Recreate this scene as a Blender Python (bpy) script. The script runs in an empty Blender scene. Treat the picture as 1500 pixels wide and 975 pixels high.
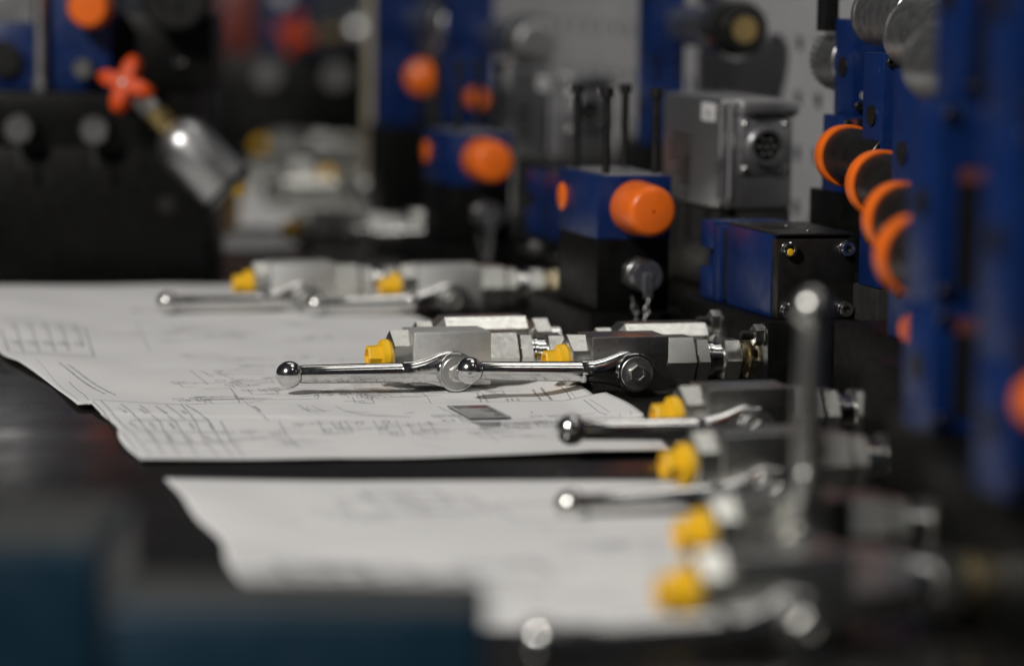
import bpy, bmesh, math, random
from mathutils import Vector, Matrix
random.seed(7)
sc = bpy.context.scene
COL = sc.collection
S = .001                      # everything below is laid out in millimetres

# ------------------------------------------------------------------ camera, world, lamps, exposure
cd = bpy.data.cameras.new('camera'); cam = bpy.data.objects.new('camera', cd); COL.objects.link(cam)
sc.camera = cam
cd.sensor_width = 36; cd.lens = 115.2; cd.clip_start = .05; cd.clip_end = 100
PITCH = math.atan(547.5/4800); ROLL = .0145
cam.location = (0, 0, .296)
cam.rotation_euler = (Matrix.Rotation(math.pi/2 - PITCH, 4, 'X') @ Matrix.Rotation(ROLL, 4, 'Z')).to_euler()
cd.dof.use_dof = True; cd.dof.focus_distance = 2.208; cd.dof.aperture_fstop = 115.2/36; cd.dof.aperture_blades = 0
w = bpy.data.worlds.new('World'); sc.world = w; w.use_nodes = True
w.node_tree.nodes['Background'].inputs['Color'].default_value = (.85, .9, 1, 1)
w.node_tree.nodes['Background'].inputs['Strength'].default_value = .02
def lamp(name, loc, target, sx, sy, power, color):
    l = bpy.data.lights.new(name, 'AREA'); l.shape = 'RECTANGLE'; l.size = sx; l.size_y = sy; l.energy = power; l.color = color
    o = bpy.data.objects.new(name, l); COL.objects.link(o); o.location = loc
    o.rotation_euler = (Vector(target) - Vector(loc)).to_track_quat('-Z', 'Y').to_euler()
    return o
WARM = (1, .965, .915)
lamp('hall_lamp', (-2.0, -.5, 2.6), (0, 2.3, 0), .24, .24, 112, WARM)
lamp('hall_lamp', (.8, 2.4, 2.8), (.2, 2.4, 0), .8, .8, 4.2, WARM)
lamp('hall_lamp', (.1, 3.7, 2.6), (.0, 3.0, 0), 1.6, .35, 3.4, WARM)
lamp('hall_lamp', (1.5, .6, 2.8), (.1, 2.2, 0), .6, .6, 2.2, (1, .97, .92))
sc.view_settings.view_transform = 'Standard'; sc.view_settings.look = 'None'
sc.view_settings.exposure = .32; sc.view_settings.gamma = 1
sc.render.engine = 'CYCLES'
sc.cycles.use_denoising = True
sc.cycles.max_bounces = 8; sc.cycles.sample_clamp_indirect = 6

# ------------------------------------------------------------------ materials
M = {}
def mat(name, base, rough=.5, metal=0, vary=.15, scale=60, bump=0, bscale=400, rvary=.1, spec=.5, coat=0):
    m = bpy.data.materials.new(name); m.use_nodes = True; nt = m.node_tree; b = nt.nodes['Principled BSDF']
    tc = nt.nodes.new('ShaderNodeTexCoord')
    n = nt.nodes.new('ShaderNodeTexNoise'); n.inputs['Scale'].default_value = scale; n.inputs['Detail'].default_value = 6
    nt.links.new(tc.outputs['Object'], n.inputs['Vector'])
    r = nt.nodes.new('ShaderNodeMapRange'); r.inputs['From Min'].default_value = .3; r.inputs['From Max'].default_value = .7
    r.inputs['To Min'].default_value = 1 - vary; r.inputs['To Max'].default_value = 1 + vary
    nt.links.new(n.outputs['Fac'], r.inputs['Value'])
    mx = nt.nodes.new('ShaderNodeVectorMath'); mx.operation = 'SCALE'; mx.inputs[0].default_value = base
    nt.links.new(r.outputs['Result'], mx.inputs['Scale']); nt.links.new(mx.outputs['Vector'], b.inputs['Base Color'])
    n2 = nt.nodes.new('ShaderNodeTexNoise'); n2.inputs['Scale'].default_value = scale*2.3; n2.inputs['Detail'].default_value = 4
    nt.links.new(tc.outputs['Object'], n2.inputs['Vector'])
    r2 = nt.nodes.new('ShaderNodeMapRange'); r2.inputs['From Min'].default_value = .3; r2.inputs['From Max'].default_value = .7
    r2.inputs['To Min'].default_value = max(.02, rough - rvary); r2.inputs['To Max'].default_value = rough + rvary
    nt.links.new(n2.outputs['Fac'], r2.inputs['Value']); nt.links.new(r2.outputs['Result'], b.inputs['Roughness'])
    b.inputs['Metallic'].default_value = metal; b.inputs['Specular IOR Level'].default_value = spec
    if coat: b.inputs['Coat Weight'].default_value = coat; b.inputs['Coat Roughness'].default_value = .15
    if bump:
        n3 = nt.nodes.new('ShaderNodeTexNoise'); n3.inputs['Scale'].default_value = bscale; n3.inputs['Detail'].default_value = 3
        nt.links.new(tc.outputs['Object'], n3.inputs['Vector'])
        bp = nt.nodes.new('ShaderNodeBump'); bp.inputs['Strength'].default_value = bump; bp.inputs['Distance'].default_value = .00012
        nt.links.new(n3.outputs['Fac'], bp.inputs['Height']); nt.links.new(bp.outputs['Normal'], b.inputs['Normal'])
    M[name] = m
    return m
mat('zinc', (.68, .68, .64), .3, 1, .04, 120, .02, 1800, .03)
mat('zinc_dull', (.5, .5, .5), .38, 1, .08, 120, .08, 1500, .06)
mat('chrome', (.68, .675, .66), .15, 1, .1, 140, 0, 300, .06)
mat('zinc_lit', (.78, .78, .76), .52, .9, .05, 120, .02, 1800, .04)
mat('zinc_dark', (.2, .2, .2), .42, 1, .1, 90)
mat('cast_alu', (.52, .52, .53), .38, .95, .05, 80, .06, 500, .03)
mat('alu_coil', (.36, .36, .36), .36, .9, .1, 60, .1, 300)
mat('brass', (.62, .46, .2), .32, 1, .1, 80)
mat('gold_zinc', (.58, .5, .33), .3, 1, .12, 90, .1, 600)
mat('black_steel', (.0042, .0042, .004), .42, .0, .3, 50, .1, 500, spec=.16)
mat('black_oxide', (.011, .0105, .0095), .38, .1, .3, 60, .12, 500)
mat('black_plastic', (.008, .008, .008), .4, 0, .2, 60, spec=.4)
mat('grey_steel', (.03, .03, .028), .45, .3, .25, 40, .12, 400)
mat('blue_paint', (.0024, .0185, .1), .38, 0, .16, 30, .08, 350)
mat('yellow_plastic', (.86, .5, .012), .42, 0, .06, 80, .06, 400)
mat('orange_plastic', (.88, .16, .012), .36, 0, .06, 60, .05, 400)
mat('knob_orange', (.68, .07, .005), .5, 0, .08, 60, spec=.25)
mat('red_plastic', (.2, .03, .022), .4, 0, .1, 60)
mat('paper', (.74, .74, .74), .75, 0, .03, 14, .1, 60, spec=.2)
mat('ink', (.2, .2, .21), .8, 0, .2, 200, spec=.2)
mat('shadow_grey', (.25, .25, .27), .8, 0, .1, 50, spec=.2)
mat('plate_metal', (.22, .22, .22), .4, .4, .15, 120, .1)
mat('label_black', (.008, .008, .008), .6, spec=.25)
mat('label_red', (.16, .05, .05), .5)
mat('label_white', (.65, .65, .65), .5)
mat('bench_top', (.012, .0115, .011), .22, 0, .35, 9, .05, 40, .06, spec=.55)
mat('panel_paint', (.42, .42, .43), .5, .1, .08, 12)
mat('teal_plastic', (.0006, .022, .045), .5, 0, .1, 20)
mat('case_lid', (.05, .052, .05), .5, 0, .1, 20)
mat('floor_concrete', (.05, .05, .05), .7, 0, .2, 2)
mat('beige_paint', (.3, .27, .2), .5, 0, .1, 20)

def scuff(name, col, scale, lo, hi):
    # sparse rubbed spots with a colour of their own
    nt = M[name].node_tree; b = nt.nodes['Principled BSDF']; src = b.inputs['Base Color'].links[0].from_socket
    tc = nt.nodes.new('ShaderNodeTexCoord'); n = nt.nodes.new('ShaderNodeTexNoise'); n.inputs['Scale'].default_value = scale; n.inputs['Detail'].default_value = 8; n.inputs['Roughness'].default_value = .7
    nt.links.new(tc.outputs['Object'], n.inputs['Vector'])
    r = nt.nodes.new('ShaderNodeMapRange'); r.inputs['From Min'].default_value = lo; r.inputs['From Max'].default_value = hi; nt.links.new(n.outputs['Fac'], r.inputs['Value'])
    mx = nt.nodes.new('ShaderNodeMix'); mx.data_type = 'RGBA'; nt.links.new(r.outputs['Result'], mx.inputs[0]); nt.links.new(src, mx.inputs[6]); mx.inputs[7].default_value = (*col, 1)
    nt.links.new(mx.outputs[2], b.inputs['Base Color'])
scuff('blue_paint', (.05, .065, .12), 38, .63, .74)
scuff('black_steel', (.022, .021, .019), 45, .64, .78)
scuff('black_oxide', (.05, .048, .042), 60, .64, .78)
scuff('orange_plastic', (.45, .1, .02), 40, .6, .78)
scuff('yellow_plastic', (.55, .3, .02), 60, .6, .75)
scuff('zinc', (.4, .39, .36), 70, .58, .75)
# ------------------------------------------------------------------ mesh helpers (millimetres)
def basis(d):
    d = Vector(d).normalized()
    up = Vector((0, 0, 1)) if abs(d.z) < .99 else Vector((1, 0, 0))
    u = (up - d*up.dot(d)).normalized()
    return d, u, d.cross(u)
def lathe(bm, prof, o, d, n=28, phase=0, sq=1):
    """profile [(distance along axis, radius)] turned about the axis d through o"""
    d, u, v = basis(d); o = Vector(o); rings = []
    for a, r in prof:
        if r < 1e-4: rings.append([bm.verts.new((o + d*a)*S)])
        else: rings.append([bm.verts.new((o + d*a + u*(r*math.cos(phase + 2*math.pi*k/n)) + v*(r*sq*math.sin(phase + 2*math.pi*k/n)))*S) for k in range(n)])
    for A, B in zip(rings, rings[1:]):
        for k in range(n):
            j = (k+1) % n
            if len(A) == 1 and len(B) == 1: continue
            if len(A) == 1: bm.faces.new((A[0], B[j], B[k]))
            elif len(B) == 1: bm.faces.new((A[k], A[j], B[0]))
            else: bm.faces.new((A[k], A[j], B[j], B[k]))
    return bm
def cyl(bm, p0, p1, r, n=24, ch=.6, r1=None):
    p0, p1 = Vector(p0), Vector(p1); L = (p1-p0).length; r1 = r if r1 is None else r1
    return lathe(bm, [(0, 0), (0, max(r-ch, .1)), (min(ch, L/3), r), (L-min(ch, L/3), r1), (L, max(r1-ch, .1)), (L, 0)], p0, p1-p0, n)
def hexp(bm, p0, p1, af, phase=0, ch=1.0):
    p0, p1 = Vector(p0), Vector(p1); L = (p1-p0).length; r = af/2/math.cos(math.pi/6)
    return lathe(bm, [(0, 0), (0, r-ch), (ch*.5, r), (L-ch*.5, r), (L, r-ch), (L, 0)], p0, p1-p0, 6, phase)
def box(bm, x0, x1, y0, y1, z0, z1, bev=.8, seg=2):
    r = bmesh.ops.create_cube(bm, size=1, matrix=Matrix.Translation(Vector(((x0+x1)/2, (y0+y1)/2, (z0+z1)/2))*S) @ Matrix.Diagonal(((x1-x0)*S, (y1-y0)*S, (z1-z0)*S, 1)))
    if bev:
        es = list({e for v in r['verts'] for e in v.link_edges})
        bmesh.ops.bevel(bm, geom=es, offset=bev*S, segments=seg, affect='EDGES', profile=.5)
    return bm
def ring(bm, c, R, r, u, v, stretch=1, n=14, m=6):
    c, u, v = Vector(c), Vector(u).normalized(), Vector(v).normalized(); w_ = u.cross(v); R_ = []
    for i in range(n):
        t = 2*math.pi*i/n; e = u*math.cos(t)*stretch + v*math.sin(t); en = e.normalized()
        R_.append([bm.verts.new((c + e*R + (en*math.cos(2*math.pi*k/m) + w_*math.sin(2*math.pi*k/m))*r)*S) for k in range(m)])
    for i in range(n):
        A, B = R_[i], R_[(i+1) % n]
        for k in range(m): bm.faces.new((A[k], A[(k+1) % m], B[(k+1) % m], B[k]))
    return bm
def loft(bm, secs, n=24):
    """secs: [(x, yc, zc, ry, rz)] ellipses across the x axis"""
    R_ = [[bm.verts.new(Vector((x, yc + ry*math.cos(2*math.pi*k/n), zc + rz*math.sin(2*math.pi*k/n)))*S) for k in range(n)] for x, yc, zc, ry, rz in secs]
    for A, B in zip(R_, R_[1:]):
        for k in range(n): bm.faces.new((A[k], A[(k+1) % n], B[(k+1) % n], B[k]))
    bm.faces.new(R_[0][::-1]); bm.faces.new(R_[-1])
    return bm
def B_(): return bmesh.new()
def obj(name, bm, m, parent=None, loc=(0, 0, 0), rot=(0, 0, 0), sharp=32, up=False):
    bmesh.ops.recalc_face_normals(bm, faces=bm.faces)
    if up and sum(f.normal.z for f in bm.faces) < 0: bmesh.ops.reverse_faces(bm, faces=bm.faces)
    me = bpy.data.meshes.new(name); bm.to_mesh(me); bm.free()
    me.polygons.foreach_set('use_smooth', [True]*len(me.polygons)); me.set_sharp_from_angle(angle=math.radians(sharp))
    me.materials.append(M[m])
    o = bpy.data.objects.new(name, me); COL.objects.link(o); o.location = Vector(loc)*S; o.rotation_euler = rot
    if parent: o.parent = parent
    return o
def tag(o, label=None, cat=None, group=None, kind=None):
    if label: o['label'] = label
    if cat: o['category'] = cat
    if group: o['group'] = group
    if kind: o['kind'] = kind
    return o
RZ = math.radians(16)
def thing(name, label, cat, loc, rz=RZ, group=None):
    o = bpy.data.objects.new(name, None); COL.objects.link(o); o.empty_display_size = .02
    o.location = Vector(loc)*S; o.rotation_euler = (0, 0, rz)
    return tag(o, label, cat, group)
def dup(root, loc, label, rz=RZ):
    def cp(o, par):
        c = o.copy(); COL.objects.link(c)
        if par: c.parent = par
        for ch in list(o.children): cp(ch, c)
        return c
    r = cp(root, None); r.location = Vector(loc)*S; r.rotation_euler = (0, 0, rz); r['label'] = label
    return r
def local(t, p):
    """world millimetres -> the millimetres of a thing"""
    rz = t.rotation_euler.z; d = Vector(p) - t.location/S
    return Vector((d.x*math.cos(rz) + d.y*math.sin(rz), -d.x*math.sin(rz) + d.y*math.cos(rz), d.z))
# ------------------------------------------------------------------ the setting
b = B_(); box(b, -1600, 1500, -300, 6200, -40, 0, 2); tag(obj('bench_top', b, 'bench_top'), kind='structure')
b = B_(); box(b, -9000, 9000, -3000, 16000, -920, -900, 0); tag(obj('floor', b, 'floor_concrete'), kind='structure')

# ------------------------------------------------------------------ perforated panel behind the valve row
P = thing('perforated_panel', 'upright grey perforated metal panel behind the row of blue valves', 'panel', (240, 2900, 0), RZ)
b = B_(); pitch, hole, holz = 48, 10, 6.5; y0, nj, ni = -480, 31, 9
def quad(b, *p): b.faces.new([b.verts.new(Vector(q)*S) for q in p])
for j in range(nj):
    for i in range(ni):
        ya, za = y0 + j*pitch, 10 + i*pitch; yc, zc = ya + pitch/2, za + pitch/2
        Y4 = (ya, yc-hole, yc+hole, ya+pitch); Z4 = (za, zc-holz, zc+holz, za+pitch)
        for m in range(3):
            for k in range(3):
                if m == 1 and k == 1: continue
                quad(b, (0, Y4[m], Z4[k]), (0, Y4[m], Z4[k+1]), (0, Y4[m+1], Z4[k+1]), (0, Y4[m+1], Z4[k]))
        c4 = [(Y4[1], Z4[1]), (Y4[2], Z4[1]), (Y4[2], Z4[2]), (Y4[1], Z4[2])]
        for m in range(4):
            (a1, a2), (b1, b2) = c4[m], c4[(m+1) % 4]; quad(b, (0, a1, a2), (0, b1, b2), (3, b1, b2), (3, a1, a2))
bmesh.ops.remove_doubles(b, verts=b.verts, dist=1e-6)
obj('sheet', b, 'panel_paint', P)
b = B_(); box(b, -2, 22, y0-20, y0, 0, 450, 1); obj('post', b, 'panel_paint', P)
b = B_(); box(b, -2, 22, y0+nj*pitch, y0+nj*pitch+20, 0, 450, 1); obj('post', b, 'panel_paint', P)
b = B_(); box(b, 4, 18, y0, y0+nj*pitch, 0, 9, 1); obj('rail', b, 'panel_paint', P)

# ------------------------------------------------------------------ drawing sheets on the bench
def sm(a, b, x): t = max(0, min(1, (x-a)/(b-a))); return t*t*(3-2*t)
def hA(x, y):
    h = 1.5 + .55*math.sin(x/55 + y/90) + .45*math.sin(y/41 - x/120) + .25*math.sin(x/17 + y/23)
    e = -470 + (2900 - y)*.24                      # rough line of the left edge
    h += 7*sm(18, 66, x + (y-2200)*.25)*sm(2420, 2300, y)      # the right end curls up
    return h + 3.2*(1-sm(0, 70, x-e))*(.5 + .5*math.sin(y/33))
def hB(x, y):
    h = 2.1 + .5*math.sin(x/70 + 1) + .45*math.sin(y/31 + x/90) + .2*math.sin(x/21)
    h += 2.2*(1-sm(1890, 1960, y + .2*(x+60)*-1*.9))*(.7 + .3*math.sin(x/60))
    e = -276 + (2135 - y)*.245
    h += 3.0*(1-sm(0, 45, x-e))*(.5 + .5*math.sin(y/26 + 1))
    return max(h, hA(x, y) + .5) if y > 2080 else h
def hC(x, y):
    e = -192 + (1818-y)*.22
    return 1.5 + .6*math.sin(x/60+y/80) + .5*math.sin(y/35-x/90) + 4*(1-sm(0, 60, x-e))*(.5+.5*math.sin(y/30)) + 2.5*sm(1770, 1818, y)*(.6+.4*math.sin(x/50+1))
def pl(L, t):
    """point at fraction t of a polyline (by index)"""
    f = t*(len(L)-1); i = min(int(f), len(L)-2); f -= i
    return L[i][0]*(1-f) + L[i+1][0]*f, L[i][1]*(1-f) + L[i+1][1]*f
def smooth_line(L, n=40):
    # Catmull-Rom through the points, so that the edges of the paper bend and do not break
    P_ = [L[0]] + list(L) + [L[-1]]; out = []
    for i in range(1, len(P_)-2):
        for k in range(n):
            t = k/n; a, b2, c, d = P_[i-1], P_[i], P_[i+1], P_[i+2]
            out.append(tuple(.5*(2*b2[q] + (c[q]-a[q])*t + (2*a[q]-5*b2[q]+4*c[q]-d[q])*t*t + (3*b2[q]-a[q]-3*c[q]+d[q])*t**3) for q in (0, 1)))
    return out + [L[-1]]
def sheet(L, R, hf, nu, nv, label, near=0, far=0):
    L, R = smooth_line(L), smooth_line(R); bm = B_(); g = []
    for j in range(nv+1):
        v = j/nv; a, c = pl(L, v), pl(R, v); row = []
        for i in range(nu+1):
            u = i/nu; x, y = a[0]*(1-u)+c[0]*u, a[1]*(1-u)+c[1]*u
            if j == nv: y += near*math.sin(u*9)*.6 + near*math.sin(u*23)*.3
            if j == 0: y += far*math.sin(u*7+1)*.6
            row.append(bm.verts.new(Vector((x, y, hf(x, y)))*S))
        g.append(row)
    for j in range(nv):
        for i in range(nu): bm.faces.new((g[j][i], g[j][i+1], g[j+1][i+1], g[j+1][i]))
    o = obj('drawing_sheet', bm, 'paper', sharp=60, up=True)
    md = o.modifiers.new('thickness', 'SOLIDIFY'); md.thickness = .00018; md.offset = -1
    return tag(o, label, 'paper sheet', 'printed drawing sheets on the bench')
shA = sheet([(-474, 2893), (-430, 2650), (-378, 2402), (-351, 2324), (-318, 2235), (-293, 2149), (-282, 2113)], [(-150, 2962), (-120, 2830), (-76, 2690), (-20, 2480), (24, 2300), (46, 2230), (58, 2160)], hA, 110, 190, 'large white drawing sheet under the sharp lever, with tables at its left', 3, 6)
shB = sheet([(-277, 2128), (-266, 2090), (-247, 2030), (-236, 1960), (-218, 1900), (-216, 1889)], [(64, 2176), (78, 2120), (88, 2060), (93, 2010), (97, 1965), (97.5, 1951)], hB, 110, 70, 'white drawing sheet with a printed table and the grey card on it', 3, 4)
shC = sheet([(-194, 1820), (-178, 1750), (-165, 1697), (-146, 1640), (-132, 1540), (-96, 1440)], [(104, 1835), (100, 1740), (96, 1640), (92, 1560), (96, 1480), (98, 1432)], hC, 80, 90, 'blurred white drawing sheet nearest the teal cases in the foreground', 6, 8)

LINES = {"A":[[1.3,[[-398.2,2595.7],[-359.3,2397.6]]],[1.3,[[-385.9,2597.3],[-348.9,2405.3]]],[1.3,[[-375.4,2606.3],[-338.3,2413.1]]],[1.3,[[-363.0,2607.9],[-329.2,2420.8]]],[1.3,[[-350.5,2601.9],[-321.9,2448.3]]],[1.3,[[-395.9,2522.3],[-371.0,2402.6]]],[1.3,[[-338.3,2573.5],[-305.8,2384.7]]],[1.5,[[-412.3,2632.2],[-345.5,2602.6]]],[1.5,[[-366.7,2390.2],[-305.8,2384.7]]],[1.2,[[-383.4,2467.8],[-322.8,2454.9]]],[0.5,[[-342.8,2342.7],[-321.6,2267.5],[-296.0,2176.0],[-283.6,2130.5]]],[0.8,[[-304.8,2240.8],[-284.9,2166.6],[-276.4,2128.2]]],[1.2,[[-274.1,2116.3],[-215.3,2130.6]]],[0.9,[[-192.3,2224.4],[-184.4,2182.9],[-178.2,2138.4]]],[0.8,[[-203.7,2160.7],[-173.7,2164.0],[-129.8,2179.7],[-130.0,2193.5]]],[0.8,[[-180.2,2221.0],[-174.6,2193.3],[-157.6,2201.7],[-161.7,2223.0]]],[0.8,[[-180.2,2139.9],[-90.9,2156.7],[-94.3,2192.8]]],[0.8,[[-110.9,2217.2],[-107.5,2198.8],[-88.7,2204.6],[-91.9,2223.1]]],[0.8,[[-107.1,2191.4],[-103.9,2162.5],[-90.9,2156.7]]],[0.7,[[-101.0,2166.4],[-99.9,2173.8],[-98.0,2166.7],[-99.2,2158.5],[-101.0,2166.4]]],[0.7,[[-123.5,2198.9],[-122.6,2204.6],[-120.8,2199.2],[-121.9,2192.5],[-123.5,2198.9]]],[0.7,[[-133.9,2207.1],[-129.3,2191.7]]],[0.7,[[-130.2,2207.5],[-132.9,2191.3]]],[0.7,[[-133.4,2199.7],[-128.5,2200.2]]],[0.7,[[-100.4,2194.0],[-100.7,2188.7],[-102.0,2186.4],[-103.5,2188.4],[-104.3,2193.5],[-104.0,2198.8],[-102.7,2201.2],[-101.2,2199.2],[-100.4,2194.0]]],[0.7,[[-93.4,2188.3],[-93.7,2183.0],[-95.0,2180.7],[-96.5,2182.7],[-97.3,2187.8],[-96.9,2193.1],[-95.7,2195.4],[-94.2,2193.4],[-93.4,2188.3]]],[0.7,[[-98.3,2201.7],[-98.6,2196.4],[-99.9,2194.0],[-101.4,2196.0],[-102.2,2201.2],[-101.9,2206.6],[-100.6,2208.9],[-99.1,2206.9],[-98.3,2201.7]]],[0.7,[[-111.9,2202.0],[-112.2,2196.7],[-113.4,2194.4],[-114.9,2196.4],[-115.8,2201.6],[-115.5,2206.9],[-114.2,2209.3],[-112.7,2207.3],[-111.9,2202.1]]],[0.7,[[-62.3,2234.1],[-56.3,2196.9],[-52.1,2151.9]]],[0.9,[[31.7,2249.4],[37.5,2211.9],[40.0,2175.3],[41.2,2173.6]]],[0.5,[[35.5,2249.8],[43.7,2175.7]]],[0.8,[[-300.9,2608.4],[-269.8,2428.0]]],[0.8,[[-228.7,2313.5],[-209.1,2240.4]]],[1.5,[[-268.8,2575.1],[-254.9,2569.5]]],[2,[[-226.1,2544.0],[-207.1,2532.0]]]],"B":[[0.9,[[-268.6,2127.0],[-249.5,2060.0],[-224.5,1958.3],[-211.9,1913.2]]],[0.9,[[-254.5,2118.3],[-236.3,2061.4],[-214.9,1963.5],[-204.5,1913.9]]],[0.9,[[-242.3,2119.6],[-222.1,2053.4],[-206.1,1964.4],[-194.7,1914.8]]],[0.9,[[-232.2,2120.7],[-212.3,2054.4],[-193.7,1961.3],[-184.8,1915.8]]],[0.9,[[-226.5,2131.5],[-207.3,2064.4]]],[0.9,[[-217.4,2137.6],[-201.3,2065.0],[-186.1,1975.1],[-172.5,1916.9]]],[0.9,[[-213.5,2132.9],[-192.7,2065.9],[-177.0,1980.4],[-163.9,1917.8]]],[0.9,[[-206.8,2113.4],[-193.4,2065.9]]],[0.9,[[-184.4,2062.0],[-171.0,1985.4],[-157.7,1918.4]]],[0.9,[[-273.8,2124.4],[-257.3,2068.8],[-238.2,1987.5],[-221.4,1920.5]]],[1.2,[[-241.1,2056.2],[-191.0,2061.3]]],[1.5,[[-222.0,1958.5],[-170.3,1976.7]]],[1.2,[[-231.3,2006.2],[-176.3,2016.3]]],[0.6,[[-174.1,2138.8],[-153.4,2063.9]]],[0.7,[[-169.4,2126.1],[-161.9,2105.2]]],[0.7,[[-140.4,2138.0],[-129.7,2100.0],[-123.8,2100.6]]],[0.6,[[-130.6,2134.6],[-120.3,2101.0]]],[0.6,[[-115.2,2136.3],[-107.8,2110.9],[-92.3,2108.2]]],[0.8,[[-107.8,2110.9],[-95.2,2093.4],[-64.6,2091.5]]],[0.9,[[-68.6,2106.4],[-62.9,2111.3]]],[0.6,[[-136.3,2112.2],[-117.3,2109.9]]],[0.5,[[-133.9,2129.9],[-131.4,2108.4]]],[0.7,[[-147.7,2064.5],[-138.3,2005.3],[-127.0,1953.3]]],[0.7,[[-122.9,2067.1],[-115.1,2011.6],[-97.7,2013.3],[-105.6,2068.9]]],[0.7,[[-114.6,2063.8],[-109.4,2031.9],[-105.4,2032.3],[-108.9,2064.4]]],[0.9,[[-112.0,2047.7],[-107.4,2048.2]]],[0.7,[[-87.7,2070.7],[-80.1,2011.2],[-65.7,2004.8],[-73.3,2072.2]]],[0.6,[[-66.0,2064.7],[-59.8,2013.2]]],[0.6,[[-59.1,2065.4],[-52.5,2013.9]]],[0.6,[[-51.6,2066.2],[-45.6,2010.7]]],[0.9,[[-54.4,2064.3],[-49.3,2064.8]]],[0.9,[[-52.9,2072.7],[-50.2,2056.5]]],[0.9,[[-111.8,2023.7],[-112.2,2018.6],[-113.7,2016.4],[-115.4,2018.3],[-116.3,2023.2],[-116.0,2028.3],[-114.5,2030.6],[-112.8,2028.7],[-111.8,2023.7]]],[0.9,[[-77.2,2039.2],[-77.7,2034.0],[-79.2,2031.8],[-80.9,2033.7],[-81.8,2038.7],[-81.3,2043.9],[-79.8,2046.2],[-78.1,2044.2],[-77.2,2039.2]]],[0.9,[[-70.1,2016.1],[-70.6,2011.0],[-72.1,2008.8],[-73.7,2010.7],[-74.6,2015.6],[-74.1,2020.7],[-72.6,2022.9],[-70.9,2021.0],[-70.1,2016.1]]],[0.9,[[-77.1,2065.2],[-77.5,2060.0],[-79.1,2057.6],[-80.8,2059.6],[-81.7,2064.8],[-81.2,2070.1],[-79.7,2072.4],[-78.0,2070.4],[-77.1,2065.3]]],[0.9,[[-93.5,2057.8],[-94.0,2052.6],[-95.5,2050.3],[-97.2,2052.2],[-98.1,2057.3],[-97.7,2062.6],[-96.2,2064.9],[-94.4,2062.9],[-93.5,2057.8]]],[0.6,[[-48.3,2143.4],[-30.4,2080.8]]],[0.5,[[-17.1,2033.3],[-7.1,1983.8]]],[0.8,[[15.7,2073.1],[17.9,2055.3],[29.4,2056.5]]],[1.5,[[13.3,2120.2],[13.9,2116.8]]],[0.7,[[48.3,2162.6],[57.3,2111.1],[62.3,2098.9]]],[0.5,[[52.4,2158.6],[64.2,2103.3]]],[0.5,[[69.8,2095.4],[71.1,2078.9]]],[0.5,[[76.9,2096.2],[77.4,2075.4]]],[0.5,[[83.8,2000.4],[92.2,1963.5]]]]}
TEXTS = {"A":[[3.5,[-323.8,2320.5],[-273.0,2178.5]],[3.5,[-317.1,2315.2],[-265.5,2174.1]],[5,[-396.3,2551.2],[-386.6,2530.7]],[5,[-379.5,2468.3],[-371.0,2449.0]],[5,[-384.2,2552.8],[-374.6,2532.2]],[5,[-367.8,2469.8],[-359.3,2450.4]],[5,[-372.1,2554.3],[-362.5,2533.7]],[5,[-356.0,2471.3],[-347.7,2451.9]],[5,[-359.9,2555.9],[-350.5,2535.3]],[5,[-344.2,2472.7],[-336.0,2453.3]],[5,[-347.8,2557.5],[-338.4,2536.8]],[5,[-332.5,2474.2],[-324.3,2454.8]],[2.6,[-24.0,2224.0],[-18.9,2155.4]],[2.6,[-20.2,2219.7],[-14.1,2155.9]],[2.6,[-3.6,2193.4],[-1.8,2169.9]],[2.6,[-0.3,2193.8],[1.6,2170.2]],[2.6,[3.6,2194.2],[6.1,2158.1]],[3.2,[14.1,2242.6],[20.1,2177.7]],[4.2,[19.4,2245.1],[27.9,2171.3]],[2,[-7.3,2240.2],[-4.7,2216.7]],[2.2,[-187.6,2191.8],[-183.3,2169.3]],[2,[-176.5,2213.8],[-166.5,2220.6]],[4,[-261.7,2539.4],[-256.1,2581.2]],[5,[-224.8,2529.8],[-205.9,2517.9]],[3,[-220.7,2308.5],[-209.9,2280.3]]],"B":[[3,[-241.3,2046.7],[-232.9,2019.7]],[3,[-228.8,2048.0],[-221.2,2020.9]],[3,[-216.4,2049.2],[-209.6,2022.0]],[3,[-203.9,2050.5],[-197.9,2023.2]],[3,[-191.4,2051.8],[-186.2,2024.4]],[3,[-254.2,2098.4],[-246.5,2079.6]],[3,[-240.8,2099.8],[-233.9,2080.9]],[3,[-227.3,2101.2],[-221.2,2082.3]],[3,[-213.9,2102.7],[-208.5,2083.6]],[3,[-223.9,1997.9],[-217.1,1972.0]],[3,[-212.3,1999.1],[-205.8,1973.1]],[3,[-200.8,2000.2],[-194.4,1974.3]],[3,[-189.3,2001.4],[-183.0,1975.4]],[2.2,[-168.3,2126.2],[-162.7,2100.8]],[2,[-60.9,1978.5],[-38.3,1958.2]],[2,[-49.0,1991.0],[-36.8,1994.6]],[2,[-82.2,2034.7],[-75.9,2019.4]],[2,[-91.8,2095.5],[-75.2,2092.1]],[2,[-11.1,2074.5],[-6.3,2054.5]],[2,[-20.6,2045.0],[-18.8,2037.1]]]}
sheet([(-298, 3270), (-300, 3380), (-306, 3490)][::-1], [(-205, 3290), (-208, 3390), (-212, 3500)][::-1], lambda x, y: 1.5 + .6*math.sin(x/60+y/80) + .5*math.sin(y/47), 30, 30, 'far small blurred paper at the foot of the tilted cylinder', 3, 3)
sheet([(-300, 3560), (-335, 4000), (-400, 4700)][::-1], [(-120, 3590), (-140, 4000), (-190, 4720)][::-1], lambda x, y: 1.5 + .6*math.sin(x/60+y/80) + .5*math.sin(y/47), 40, 60, 'far long drawing sheet under the back rows of valves', 6, 8)
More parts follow.
